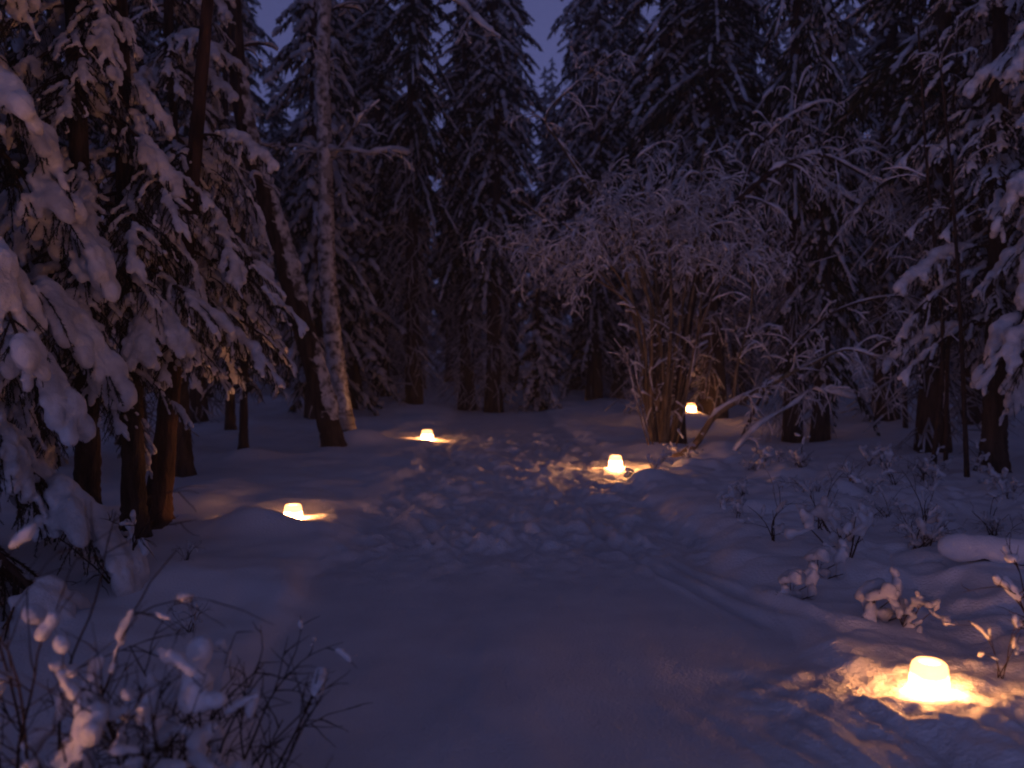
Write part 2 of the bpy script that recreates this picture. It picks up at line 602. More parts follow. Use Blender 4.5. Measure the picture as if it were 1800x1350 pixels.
def make_lantern():
    rng = np.random.default_rng(3)
    mb = MB()
    lathe(mb, [(0.004, 0.0), (0.092, 0.0), (0.097, 0.03), (0.096, 0.09), (0.092, 0.15), (0.086, 0.182), (0.074, 0.196), (0.058, 0.194), (0.052, 0.18), (0.05, 0.06), (0.004, 0.05)], 18, 0, rng, 0.03)
    shell = mb.mesh('ice_shell', [M_ICE])
    mb = MB()
    lathe(mb, [(0.003, 0.05), (0.019, 0.05), (0.019, 0.085), (0.003, 0.088)], 10)
    wax = mb.mesh('candle', [M_WAX])
    mb = MB()
    lathe(mb, [(0.001, 0.088), (0.007, 0.098), (0.008, 0.106), (0.004, 0.122), (0.0005, 0.135)], 8)
    flame = mb.mesh('flame', [M_FLAME])
    return shell, wax, flame


L_SHELL, L_WAX, L_FLAME = make_lantern()


L_BOOST = L_SHELL.copy()
L_BOOST.materials[0] = M_ICE_BOOST
L_THICK = L_SHELL.copy()
L_THICK.materials[0] = M_ICE_THICK


def lantern(x, y, label, sink=0.02, s=1.0, rot=0.0, shell=None):
    r = ob('ice_lantern', None, label=label, cat='lantern', group='glowing ice lanterns along the snowy path', loc=(x, y, H(x, y) - sink), rotz=rot, scale=s)
    ob('ice_shell', shell or L_SHELL, r)
    c = ob('candle', L_WAX, r)
    ob('flame', L_FLAME, c)
    return r


lantern(*LAN['front'], 'large glowing ice lantern on the furrowed snow bank beside the packed path', 0.02, 0.82, 0.0, L_THICK)
lantern(*LAN['left'], 'glowing ice lantern half hidden behind a snow mound at the path edge', 0.035, 0.82, 1.0)
lantern(*LAN['far'], 'round glowing ice lantern in the snow just past the leaning trunk', 0.02, 0.98, 2.0)
lantern(*LAN['bush'], 'glowing ice lantern on trampled snow beside the foot of the willow clump', 0.02, 0.86, 3.0)
lantern(*LAN['stems'], 'small bright ice lantern seen behind the willow stems', 0.02, 0.85, 4.0)
lantern(*UNSEEN_LAN[0], 'ice lantern beside the path near the snowy twig bush, out of view', 0.03, 1.15, 5.0)
for k in (1, 2, 3):  # unseen cluster added for more warm light on the trees
    lantern(*UNSEEN_LAN[k], 'ice lantern added in a cluster behind the viewer for warm light, out of view', 0.03, 1.3, 6.0 + k, L_BOOST)


# ---------------------------------------------------------------- spruce boughs
def bough_paths(rng, L, a0, a1, n_lat=15, wide=0.42):
    """spine and hanging side twigs of one drooping bough, growing along +X"""
    n = 14
    t = np.linspace(0, 1, n)
    ang = a0 + (a1 - a0) * t ** 0.8
    yaw = np.cumsum(rng.normal(0, 0.05, n))
    st = L / (n - 1)
    P = np.zeros((n, 3))
    for i in range(1, n):
        P[i] = P[i - 1] + st * np.array([math.cos(ang[i]) * math.cos(yaw[i]), math.cos(ang[i]) * math.sin(yaw[i]), -math.sin(ang[i])])
    lats = []
    for k in range(n_lat):
        tt = 0.10 + 0.86 * (k + rng.uniform(0, 0.8)) / n_lat
        for side in (-1, 1):
            f = tt * (n - 1)
            i = min(int(f), n - 2)
            p = P[i] + (P[i + 1] - P[i]) * (f - i)
            d = P[i + 1] - P[i]
            d = d / np.linalg.norm(d)
            sd = np.cross([0, 0, 1.0], d) * side
            sd = sd / (np.linalg.norm(sd) + 1e-9)
            l = L * wide * (1.1 - tt) ** 0.6 * (0.35 + 0.65 * min(tt * 2.6, 1)) * rng.uniform(0.6, 1.1)
            v = d * rng.uniform(0.5, 0.9) + sd * rng.uniform(0.55, 0.95)
            m = max(4, int(l / 0.05))
            Q = [p]
            for j in range(m):
                v = v + np.array([0, 0, -0.16 * (6.0 / m)]) * rng.uniform(0.5, 1.4) + rng.normal(0, 0.05, 3)
                v = v / np.linalg.norm(v)
                Q.append(Q[-1] + v * l / m)
            lats.append((np.array(Q), tt))
    hang = []
    for Q, tt in lats:
        for j in range(1, len(Q) - 1):
            if rng.random() < 0.6:
                l = rng.uniform(0.05, 0.15) * L
                v = (Q[j + 1] - Q[j])
                v = v / np.linalg.norm(v) * 0.5 + np.array([rng.normal(0, 0.45), rng.normal(0, 0.45), -0.75])
                v /= np.linalg.norm(v)
                hang.append(np.array([Q[j], Q[j] + v * l * 0.5, Q[j] + v * l + np.array([0, 0, -0.1 * l])]))
    return P, lats, hang


def needles(mb, Q, rng, step=0.011, ln=0.021, wd=0.0032, mat=1, per=3):
    seg = np.linalg.norm(np.diff(Q, axis=0), axis=1)
    cum = np.concatenate([[0], np.cumsum(seg)])
    n = max(2, int(cum[-1] / step)) * per
    s = rng.uniform(0, cum[-1], n)
    i = np.clip(np.searchsorted(cum, s) - 1, 0, len(seg) - 1)
    u = ((s - cum[i]) / seg[i])[:, None]
    p = Q[i] * (1 - u) + Q[i + 1] * u
    d = (Q[i + 1] - Q[i]) / seg[i][:, None]
    r = rng.normal(0, 1, (n, 3))
    r -= (r * d).sum(1)[:, None] * d
    r /= np.linalg.norm(r, axis=1)[:, None] + 1e-9
    tip = p + (d * 0.75 + r * 0.75) * (ln * rng.uniform(0.7, 1.2, n))[:, None]
    w = np.cross(d, r) * wd
    V = np.stack([p - w, p + w, tip], 1).reshape(-1, 3)
    F = np.arange(3 * n).reshape(n, 3)
    mb.add(V, F, mat, smooth=False)


def snow_along(mb, Q, rng, r, gap=0.2, drop=0.0, ic=ICO1, flat=0.8, tip=True):
    """lumps of snow sitting on a twig"""
    seg = np.linalg.norm(np.diff(Q, axis=0), axis=1)
    cum = np.concatenate([[0], np.cumsum(seg)])
    s = 0.0
    on = True
    while s < cum[-1]:
        if rng.random() < 0.22:
            on = rng.random() > gap
        i = min(int(np.searchsorted(cum, s)), len(seg)) - 1
        i = max(i, 0)
        u = (s - cum[i]) / seg[i]
        p = Q[i] * (1 - u) + Q[i + 1] * u
        d = (Q[i + 1] - Q[i]) / seg[i]
        rr = r * rng.uniform(0.65, 1.3)
        if on:
            hor = math.sqrt(max(0.0, 1 - d[2] ** 2))
            c = p + np.array([0, 0, rr * 0.62 * hor]) + rng.normal(0, rr * 0.22, 3)
            lump(mb, c, d, rr * rng.uniform(1.05, 1.5), rr, rr * flat, ic, 0, rng, 0.08)
        s += rr * 0.85
    if tip:
        d = Q[-1] - Q[-2]
        lump(mb, Q[-1] + np.array([0, 0, r * 0.3]), d, r * 1.5, r * 0.95, r * 0.9, ic, 0, rng, 0.08)


def make_bough(seed, L, a0, a1, heavy):
    rng = np.random.default_rng(seed)
    P, lats, hang = bough_paths(rng, L, R_(a0), R_(a1))
    mb = MB()
    k = len(P)
    mb.tube(P, np.linspace(0.016, 0.004, k) * L, 6, 0)
    for Q, tt in lats:
        mb.tube(Q, np.linspace(0.0055, 0.002, len(Q)), 4, 0, cap=False)
        needles(mb, Q, rng)
    for Q in hang:
        mb.tube(Q, [0.0026, 0.002, 0.0015], 3, 0, cap=False)
        needles(mb, Q, rng)
    needles(mb, P[4:], rng)
    bm = mb.mesh('bough', [M_TWIG, M_NEEDLE])
    sb = MB()
    r0 = 0.045 * heavy
    snow_along(sb, P[1:], rng, r0 * 1.3, 0.25, flat=0.95)
    for Q, tt in lats:
        if rng.random() < 0.46:
            snow_along(sb, Q[1:], rng, r0 * rng.uniform(0.5, 1.0), 0.5, tip=rng.random() < 0.7)
    for Q in hang:
        if rng.random() < 0.10 * heavy:
            snow_along(sb, Q, rng, r0 * rng.uniform(0.35, 0.6), 0.2)
    sm = blend(sb, 'snow_load', 0.0155, M_BOUGH_SNOW, 2, 0.016, seed)
    return bm, sm


BOUGHS = {
    'steep': [make_bough(11, 1.5, 25, 68, 1.15), make_bough(12, 1.5, 35, 75, 1.0), make_bough(13, 1.45, 18, 62, 1.3)],
    'mid': [make_bough(21, 1.4, 5, 50, 1.1), make_bough(22, 1.4, 10, 55, 0.95), make_bough(23, 1.3, -4, 42, 1.25)],
    'bare': [make_bough(31, 1.3, 15, 48, 0.55), make_bough(32, 1.3, 5, 60, 0.6)],
}
BLEN = {'steep': 1.5, 'mid': 1.4, 'bare': 1.3}


def trunk_mesh(P, r0, r1, mat, seed=0, n=14, snow_side=None, flare=0.35, rough=0.06, cover=0.3, patch=0.9):
    """tapered, slightly furrowed trunk; and the snow plastered on one side of it"""
    rng = np.random.default_rng(seed)
    L = np.linalg.norm(np.diff(P, axis=0), axis=1).sum()
    k = max(10, min(90, int(L / 0.11)))
    Q = spline(P, k)
    t = np.linspace(0, 1, k)
    s = t * L
    rad = r0 + (r1 - r0) * t ** 0.9 + r0 * flare * np.exp(-s / 0.28)
    rad = rad * (1 + 0.05 * fbm(s * 2.2, s * 0 + seed, 2, seed))
    mb = MB()
    mb.tube(Q, rad, n, 0, True, rough, rng)
    me = mb.mesh('trunk', [mat])
    sm = None
    if snow_side is not None:
        sd = np.array(snow_side, float)
        sd /= np.linalg.norm(sd)
        sb = MB()
        nn = 12
        k2 = max(10, min(150, int(L / 0.06)))
        Q2 = spline(P, k2)
        t2 = np.linspace(0, 1, k2)
        r2 = np.interp(t2, t, rad)
        nz = fbm(t2 * L * 1.7, t2 * 0 + 5 + seed, 3, seed + 3)
        off = r2 * (cover + patch * nz - 0.75 * np.exp(-t2 * L / 0.7))
        sb.tube(Q2 + sd[None, :] * off[:, None], r2 * (0.86 + 0.35 * nz), nn, 0, True, 0.13, rng)
        sm = sb.mesh('snow_crust', [M_CRUST])
    return me, sm, Q, rad


def spruce(label, group, base, top, r0, z0, z1, Rfun, whorl, per, kinds, seed, side=None, mat=None, crust=None, sel=None, scale_j=(0.8, 1.2)):
    """trunk from base to top (world points), boughs between heights z0 and z1; sel(phi, z) may leave a bough out"""
    rng = np.random.default_rng(seed)
    base = np.array(base, float)
    base[2] = H(base[0], base[1]) - 0.05
    root = ob('spruce_tree', None, label=label, cat='spruce tree', group=group, loc=base)
    top = np.array(top, float)
    mid = (base + top) / 2 + np.array([rng.normal(0, 0.05), rng.normal(0, 0.05), 0])
    P = np.array([base, base * 0.75 + mid * 0.25 + rng.normal(0, 0.02, 3), mid, top]) - base
    tm, sm, Q, rad = trunk_mesh(P, r0, r0 * 0.25, mat or M_BARK, seed, 22, crust, rough=0.09)
    tr = ob('trunk', tm, root)
    if sm:
        ob('snow_crust', sm, tr)
    z = z0
    while z < z1:
        c = np.array([np.interp(base[2] + z, Q[:, 2] + base[2], Q[:, i]) for i in range(3)])
        off = rng.uniform(0, 6.28)
        for j in range(per):
            phi = off + j * 6.2832 / per + rng.normal(0, 0.25)
            zz = z + rng.uniform(-0.5, 0.5) * whorl
            if sel and not sel(phi, zz):
                continue
            L = Rfun(zz) * rng.uniform(*scale_j)
            kd = kinds(zz, rng) if callable(kinds) else kinds
            b, s = BOUGHS[kd][rng.integers(len(BOUGHS[kd]))]
            sc = L / BLEN[kd]
            pos = (c[0] + math.cos(phi) * r0 * 0.5, c[1] + math.sin(phi) * r0 * 0.5, zz)
            o = ob('bough', b, root, loc=pos, rotz=phi, scale=(sc, sc * (1 if rng.random() < 0.5 else -1), sc))
            ob('snow_load', s, o)
        z += whorl
    return root


def ztop(px, py, d):
    return W(px, py, d)


# near spruce whose trunk is outside the frame on the left; its boughs hang into the picture
A0 = W(-190, 900, 5.0)
spruce('huge heavily snow-laden spruce whose boughs hang in from the left edge', None, A0, (A0[0] - 0.1, A0[1] + 0.2, 12.0), 0.17, 0.75, 9.5,
       lambda z: 1.6 - 0.06 * z, 0.44, 6, lambda z, r: 'steep' if r.random() < 0.82 else 'mid', 101,
       sel=lambda p, z: math.cos(p) > -0.35)
# the pair of trunks with a thick snow cap, behind it
B1 = W(236, 900, 6.9)
B2 = W(274, 900, 7.2)
spruce('dark spruce trunk with snow-capped drooping boughs, first of the pair at left', 'paired spruces by the left bank', B1, (B1[0] - 0.35, B1[1] + 0.1, 11.0), 0.105, 1.95, 3.3,
       lambda z: 1.2 - 0.05 * z, 0.36, 6, lambda z, r: r.choice(['mid', 'steep', 'bare']), 102)
spruce('spruce with reddish trunk leaning up beside its darker twin, behind the left lantern side', 'paired spruces by the left bank', B2, W(392, -330, 7.9), 0.12, 1.85, 3.3,
       lambda z: 1.25 - 0.12 * z, 0.34, 6, lambda z, r: r.choice(['mid', 'mid', 'steep', 'bare']), 103, mat=M_PINE)
B3 = W(325, 820, 10.6)
spruce('rough spruce trunk with snow flecks standing just behind the paired spruces', None, B3, (B3[0] - 0.3, B3[1], 11.0), 0.11, 1.9, 8.0,
       lambda z: 1.3 - 0.06 * z, 0.42, 6, lambda z, r: 'mid' if r.random() < 0.5 else 'bare', 104)
B0 = W(150, 940, 6.5)
spruce('dark spruce trunk close behind the hanging snow boughs at the left', None, B0, (B0[0] - 0.2, B0[1] + 0.2, 10.0), 0.11, 1.3, 7.5,
       lambda z: 1.0 - 0.05 * z, 0.36, 6, lambda z, r: 'steep' if r.random() < 0.6 else 'bare', 105)
E0 = W(428, 810, 12.4)
spruce('thin young spruce with bare lower trunk and drooping twigs left of the leaning trunk', None, E0, (E0[0] - 0.05, E0[1], 7.0), 0.07, 1.2, 3.0,
       lambda z: 0.72 - 0.1 * z, 0.3, 5, lambda z, r: 'bare' if z < 2.2 else 'mid', 106)
# snowy column behind the leaning trunk
S0 = W(405, 760, 16.0)
spruce('slender spruce column loaded with snow behind the leaning trunk', None, S0, (S0[0], S0[1], 11.5), 0.10, 2.6, 10.8,
       lambda z: 1.15 - 0.085 * z, 0.34, 6, 'mid', 107)
# the big spruce at the right edge
J0 = W(1900, 880, 9.3)
spruce('big spruce at the right edge with broad snow-loaded boughs reaching in', None, J0, (J0[0] + 0.1, J0[1], 13.0), 0.16, 2.2, 10.0,
       lambda z: 1.75 - 0.11 * z, 0.4, 7, lambda z, r: 'steep' if r.random() < 0.35 else 'mid', 108)
J1 = W(1745, 850, 11.0)
spruce('dark thick spruce trunk standing right of the thin poles', None, J1, (J1[0] - 0.1, J1[1], 12.0), 0.17, 2.0, 8.5,
       lambda z: 1.5 - 0.09 * z, 0.45, 6, lambda z, r: 'bare' if r.random() < 0.6 else 'mid', 109)


# ---------------------------------------------------------------- the rows of spruces behind
def bough_far(mb, sb, c, phi, L, a0, a1, rng, snowy):
    n = 6
    t = np.linspace(0, 1, n)
    ang = a0 + (a1 - a0) * t
    P = np.zeros((n, 3))
    st = L / (n - 1)
    dx, dy = math.cos(phi), math.sin(phi)
    for i in range(1, n):
        P[i] = P[i - 1] + st * np.array([math.cos(ang[i]) * dx, math.cos(ang[i]) * dy, -math.sin(ang[i])])
    P += c
    mb.tube(P, np.linspace(0.02, 0.006, n), 3, 0, cap=False)
    m = int(46 * max(L, 0.5))
    f = rng.uniform(0.08, 1.0, m) * (n - 1)
    i = np.minimum(f.astype(int), n - 2)
    p = P[i] + (P[i + 1] - P[i]) * (f - i)[:, None]
    s = rng.choice([-1.0, 1.0], m)[:, None]
    sd = np.array([-dy, dx, 0.0])[None, :] * s
    l = L * 0.36 * (1.12 - f / (n - 1)) ** 0.6 * rng.uniform(0.5, 1.15, m)
    d = sd * rng.uniform(0.4, 1.0, (m, 1)) + np.array([dx, dy, 0])[None, :] * rng.uniform(0.2, 0.8, (m, 1)) + np.array([0, 0, -1.0])[None, :] * rng.uniform(0.35, 1.2, (m, 1))
    d /= np.linalg.norm(d, axis=1)[:, None]
    q = p + d * l[:, None]
    w = np.cross(d, rng.normal(0, 1, (m, 3)))
    w = w / (np.linalg.norm(w, axis=1)[:, None] + 1e-9) * (0.016 + 0.02 * rng.random((m, 1)))
    V = np.stack([p, p * 0.5 + q * 0.5 - w, q, p * 0.5 + q * 0.5 + w], 1).reshape(-1, 3)
    mb.add(V, np.arange(4 * m).reshape(m, 4), 1, smooth=False)
    if snowy > 0:
        for j in range(1, n):
            if rng.random() < 0.82:
                r = 0.06 * snowy * rng.uniform(0.6, 1.25) * (1.15 - 0.4 * t[j])
                lump(sb, P[j] + np.array([0, 0, r * 0.5]), P[j] - P[j - 1], st * rng.uniform(0.45, 0.75), r * 1.25, r * 0.9, ICO1, 0, rng, 0.16)
        for j in range(m):
            if rng.random() < 0.22 * snowy:
                r = 0.034 * snowy * rng.uniform(0.6, 1.3)
                u = rng.uniform(0.3, 0.95)
                lump(sb, p[j] * (1 - u) + q[j] * u + np.array([0, 0, r * 0.6]), d[j], r * rng.uniform(1.4, 2.6), r, r * 0.85, ICO0, 0, rng, 0.15)


def far_spruce_meshes(seed, Ht, Rb, z0, snowy, droop, dead=34):
    rng = np.random.default_rng(seed)
    mb, sb, tb = MB(), MB(), MB()
    k = 16
    t = np.linspace(0, 1, k)
    P = np.stack([0.06 * np.cumsum(rng.normal(0, 0.5, k)) * 0.5, 0.06 * np.cumsum(rng.normal(0, 0.5, k)) * 0.5, t * Ht], -1)
    r0 = 0.0115 * Ht + 0.03
    tb.tube(P, r0 * (1 - t) ** 0.8 + 0.012 + 0.4 * r0 * np.exp(-t * Ht / 0.3), 10, 0, True, 0.06, rng)
    # dead twigs on the bare lower trunk
    for _ in range(dead):
        z = rng.uniform(0.5, z0 + 1.4)
        phi = rng.uniform(0, 6.28)
        l = rng.uniform(0.25, 1.0) * (1.5 if dead > 50 else 1.0)
        v = np.array([math.cos(phi), math.sin(phi), -0.25])
        Q = [np.array([P[0, 0], P[0, 1], z]) + v * 0.08]
        for j in range(4):
            v = v + np.array([rng.normal(0, 0.2), rng.normal(0, 0.2), -0.22])
            Q.append(Q[-1] + v / np.linalg.norm(v) * l / 4)
        Q = np.array(Q)
        mb.tube(Q, np.linspace(0.010, 0.004, 5), 3, 0, cap=False)
        if rng.random() < 0.75 and snowy:
            sb.tube(Q + np.array([0, 0, 0.012]), np.linspace(0.018, 0.009, 5) * rng.uniform(0.6, 1.3), 4, 0, True, 0.4, rng)
        if dead > 50:
            for k3 in range(rng.integers(2, 6)):
                a = rng.integers(1, 4)
                w = np.array([rng.normal(0, 0.6), rng.normal(0, 0.6), -0.5 + rng.normal(0, 0.3)]) * l * 0.4
                q = np.array([Q[a], Q[a] + w * 0.5 + rng.normal(0, 0.03, 3), Q[a] + w + [0, 0, -0.05]])
                mb.tube(q, [0.005, 0.004, 0.003], 3, 0, cap=False)
                if rng.random() < 0.7:
                    sb.tube(q + np.array([0, 0, 0.008]), np.array([0.013, 0.012, 0.008]) * rng.uniform(0.6, 1.4), 4, 0, True, 0.4, rng)
    z = z0
    while z < Ht * 0.985:
        u = (z - z0) / (Ht - z0)
        R = Rb * (1 - u) ** 0.72 * (0.72 + 0.28 * min(1, u * 5 + 0.2)) + 0.12
        per = 6 if u < 0.8 else 4
        off = rng.uniform(0, 6.28)
        for j in range(per):
            phi = off + j * 6.2832 / per + rng.normal(0, 0.3)
            if rng.random() < 0.14:
                continue
            L = R * rng.uniform(0.45, 1.3)
            zz = z + rng.uniform(-0.15, 0.15)
            cx = np.interp(zz, P[:, 2], P[:, 0])
            cy = np.interp(zz, P[:, 2], P[:, 1])
            dr = droop * (1 - 0.5 * u)
            bough_far(mb, sb, np.array([cx, cy, zz]), phi, L * 1.15, R_(5 + 0.3 * dr), R_(dr + rng.uniform(-8, 14)), rng, snowy * (0.85 + 0.3 * rng.random()))
        z += 0.40 * (1.0 - 0.35 * u)
    lump(sb, np.array([P[-1, 0], P[-1, 1], Ht - 0.1]), (0, 0, 1), 0.2, 0.05, 0.05, ICO1, 0, rng)
    return tb.mesh('trunk', [M_BARK]), mb.mesh('crown', [M_TWIG, M_NEEDLE]), sb.mesh('snow_load', [M_FROST])


FAR = [far_spruce_meshes(201, 15.0, 1.55, 1.5, 1.0, 48), far_spruce_meshes(202, 17.0, 1.5, 3.6, 1.05, 58, 120), far_spruce_meshes(203, 13.0, 1.35, 1.1, 1.25, 52),
       far_spruce_meshes(204, 16.0, 1.7, 4.6, 0.8, 50, 170), far_spruce_meshes(205, 5.5, 1.0, 0.55, 1.2, 50)]
FAR_H = [15.0, 17.0, 13.0, 16.0, 5.5]
placed = []


def far_spruce(px, d, hgt, var, label, group=None, seed=0, wide=1.0):
    rng = random.Random(seed + int(px) * 7 + int(d * 10))
    x, y = gxy(px, d)
    s = hgt / FAR_H[var]
    r = ob('spruce_tree', None, label=label, cat='spruce tree', group=group, loc=(x, y, H(x, y) - 0.08), rotz=rng.uniform(0, 6.28), scale=(s * wide, s * wide, s))
    tm, cm, sm = FAR[var]
    ob('trunk', tm, r)
    c = ob('crown', cm, r)
    ob('snow_load', sm, c)
    placed.append((x, y))
    return r


BACK = 'spruces in the back row beyond the lanterns'
far_spruce(727, 21.5, 17.5, 3, 'thick-trunked spruce with drooping bare twigs straight behind the far lantern', BACK, wide=0.72)
far_spruce(668, 23.0, 15.5, 1, 'tall spruce between the birch and the far lantern, trunk in shade', BACK)
far_spruce(822, 22.5, 13.5, 3, 'stout dark spruce trunk just right of the far lantern', BACK)
far_spruce(868, 22.0, 17.5, 1, 'dark pointed spruce between the two strips of open sky', BACK, wide=0.8)
far_spruce(946, 22.5, 5.2, 4, 'small spruce with drooping snowy twigs at the end of the path', BACK)
far_spruce(1045, 25.0, 17.0, 0, 'snowy spruce just right of the gap of sky, beyond the frosted crown', BACK, wide=0.8)
far_spruce(1088, 27.0, 16.5, 1, 'second tall spruce from the sky gap, trunk thin and dark', BACK, wide=0.9)
far_spruce(1165, 20.0, 19.0, 1, 'very tall spruce with blue snow fingers above the willow clump', BACK)
far_spruce(1255, 19.0, 18.0, 3, 'dark spruce trunk directly behind the bright lantern among the stems', BACK)
far_spruce(1396, 15.2, 16.0, 3, 'thick dark spruce trunk beyond the leaning snowy stem, first of two', 'twin spruces behind the fallen stem', wide=0.62)
far_spruce(1446, 15.0, 15.0, 0, 'thick dark spruce trunk, nearer the clearing, second of the two', 'twin spruces behind the fallen stem', wide=0.62)
far_spruce(1555, 18.5, 17.0, 1, 'tall spruce at the near side of the small blue clearing', BACK)
far_spruce(1640, 13.0, 14.5, 3, 'slim dark spruce trunk next to the thin poles at right', BACK)
far_spruce(1715, 17.5, 17.0, 3, 'snowy spruce between the clearing and the right edge spruce', BACK)
far_spruce(552, 19.5, 17.5, 2, 'snow-crusted spruce behind the white birch trunk', BACK, wide=0.72)
far_spruce(590, 24.0, 16.5, 1, 'spruce top showing just right of the snow-plastered birch', BACK)
far_spruce(340, 18.5, 15.5, 3, 'dark spruce filling the gap above the paired spruces', BACK)
far_spruce(230, 14.0, 14.0, 1, 'dark spruce hidden deep behind the hanging boughs', BACK)
far_spruce(60, 11.0, 13.0, 0, 'spruce behind the hanging boughs at the far left edge', BACK)
far_spruce(628, 21.0, 7.0, 4, 'half-grown spruce with shaded trunk behind the birch foot', BACK)

for (px, d, top) in ((958, 41, 118), (790, 38, 150), (484, 36, 98), (968, 52, 112), (800, 47, 158)):
    far_spruce(px, d, W(px, top, d)[2], 1, 'snowy spruce standing in the dark forest beyond the back row', 'spruces in the dark forest beyond', px)
for (px, d, h) in ((1015, 31, 19), (900, 33, 19), (1032, 40, 20), (888, 44, 21), (735, 33, 18), (838, 39, 20), (650, 31, 19), (1110, 36, 20), (1200, 31, 19), (1310, 27, 18), (430, 30, 19), (1478, 46, 23), (1535, 50, 24), (1590, 47, 22)):
    far_spruce(px, d, h, 1 if px % 2 else 3, 'snowy spruce standing in the dark forest beyond the back row', 'spruces in the dark forest beyond', px, wide=0.85)
rs = random.Random(12)
for k in range(26):                              # the forest goes on beside and behind the viewer
    sd = -1 if k % 2 else 1
    yy = -9 + 21 * rs.random()
    xx = sd * (max(5.2, 0.62 * yy + 3.4) + rs.uniform(0, 4.5))
    px = 900 + FPX * xx / max(yy, 0.2)
    o = ob('spruce_tree', None, label='snowy spruce in the forest beside and behind the viewer, out of view', cat='spruce tree', group='spruces beside the viewer',
           loc=(xx, yy, H(xx, yy) - 0.08), rotz=rs.uniform(0, 6.28), scale=rs.uniform(0.8, 1.15))
    v = FAR[rs.choice([0, 1, 2, 3])]
    ob('trunk', v[0], o)
    c = ob('crown', v[1], o)
    ob('snow_load', v[2], c)

GAPS = [(462, 505, 95), (768, 812, 150), (930, 990, 118)]          # strips of open sky: left px, right px, lowest py
rnd = random.Random(77)
n_far = 0
tries = 0
while n_far < 120 and tries < 4000:
    tries += 1
    d = 23.0 + 52.0 * rnd.random() ** 1.25
    px = rnd.uniform(-350, 2150)
    x, y = gxy(px, d)
    if any((x - a) ** 2 + (y - b) ** 2 < (1.5 + 0.01 * d) ** 2 for a, b in placed):
        continue
    if abs(x - float(path_centre(np.array(y)))) < 1.5 and y < 34:
        continue
    if 1440 < px < 1640 and d < 44:                                # the small clearing
        continue
    hgt = rnd.uniform(12, 19)
    halfw = 1.0 / d * FPX
    for (g0, g1, gy) in GAPS:
        if px + halfw > g0 and px - halfw < g1:
            hgt = min(hgt, W(px, gy + 30, d)[2])
    if hgt < 4.5:
        continue
    var = rnd.choice([0, 1, 2, 3]) if hgt > 7 else 4
    far_spruce(px, d, hgt, var, 'snowy spruce standing in the dark forest beyond the back row', 'spruces in the dark forest beyond', n_far)
    n_far += 1


# ---------------------------------------------------------------- bare trees and shrubs under snow
def grow(rng, p, v, L, r, lev, out, droop, spread, dens, step=0.09, wob=0.12):
    """one branch and, recursively, its side branches"""
    n = max(4, int(L / step))
    Q = [np.array(p, float)]
    v = np.array(v, float)
    v /= np.linalg.norm(v)
    for i in range(n):
        v = v + rng.normal(0, wob, 3) + np.array([0, 0, -droop * (i + 1) / n * 0.28])
        v /= np.linalg.norm(v)
        Q.append(Q[-1] + v * L / n)
    Q = np.array(Q)
    out.append((Q, np.linspace(r, r * 0.35, n + 1), lev))
    if lev > 0:
        m = max(2, int(dens * L))
        for j in range(m):
            f = rng.uniform(0.12, 0.97) * n
            i = min(int(f), n - 1)
            p2 = Q[i] + (Q[i + 1] - Q[i]) * (f - i)
            d = Q[i + 1] - Q[i]
            d = d / np.linalg.norm(d)
            s = rng.normal(0, 1, 3)
            s -= s.dot(d) * d
            s /= np.linalg.norm(s)
            grow(rng, p2, d * 0.7 + s * spread, L * rng.uniform(0.28, 0.55), max(r * 0.5, 0.0025), lev - 1, out, droop * 1.1, spread, dens * 1.35, step * 0.75, wob * 1.15)
    return Q


def snow_tube(mb, Q, r, rng, thick, n=5):
    """snow lying along the upper side of a branch, thick where the branch is level"""
    T = np.gradient(Q, axis=0)
    T /= np.linalg.norm(T, axis=1)[:, None] + 1e-9
    hor = np.sqrt(np.clip(1 - T[:, 2] ** 2, 0.02, 1))
    s = np.arange(len(Q)) * 0.9 + rng.uniform(0, 100)
    nz = fbm(s * 0.55, s * 0, 2, 7)
    w = thick * (0.30 + 0.70 * hor) * (0.95 + 1.9 * nz)
    w = np.clip(w, 0.12 * thick, None)
    C = Q + np.array([0, 0, 1.0])[None, :] * (r * 0.5 + w * 0.55)[:, None]
    mb.tube(C, w * 0.8 + r * 0.35, n, 0, True, 0.14, rng)


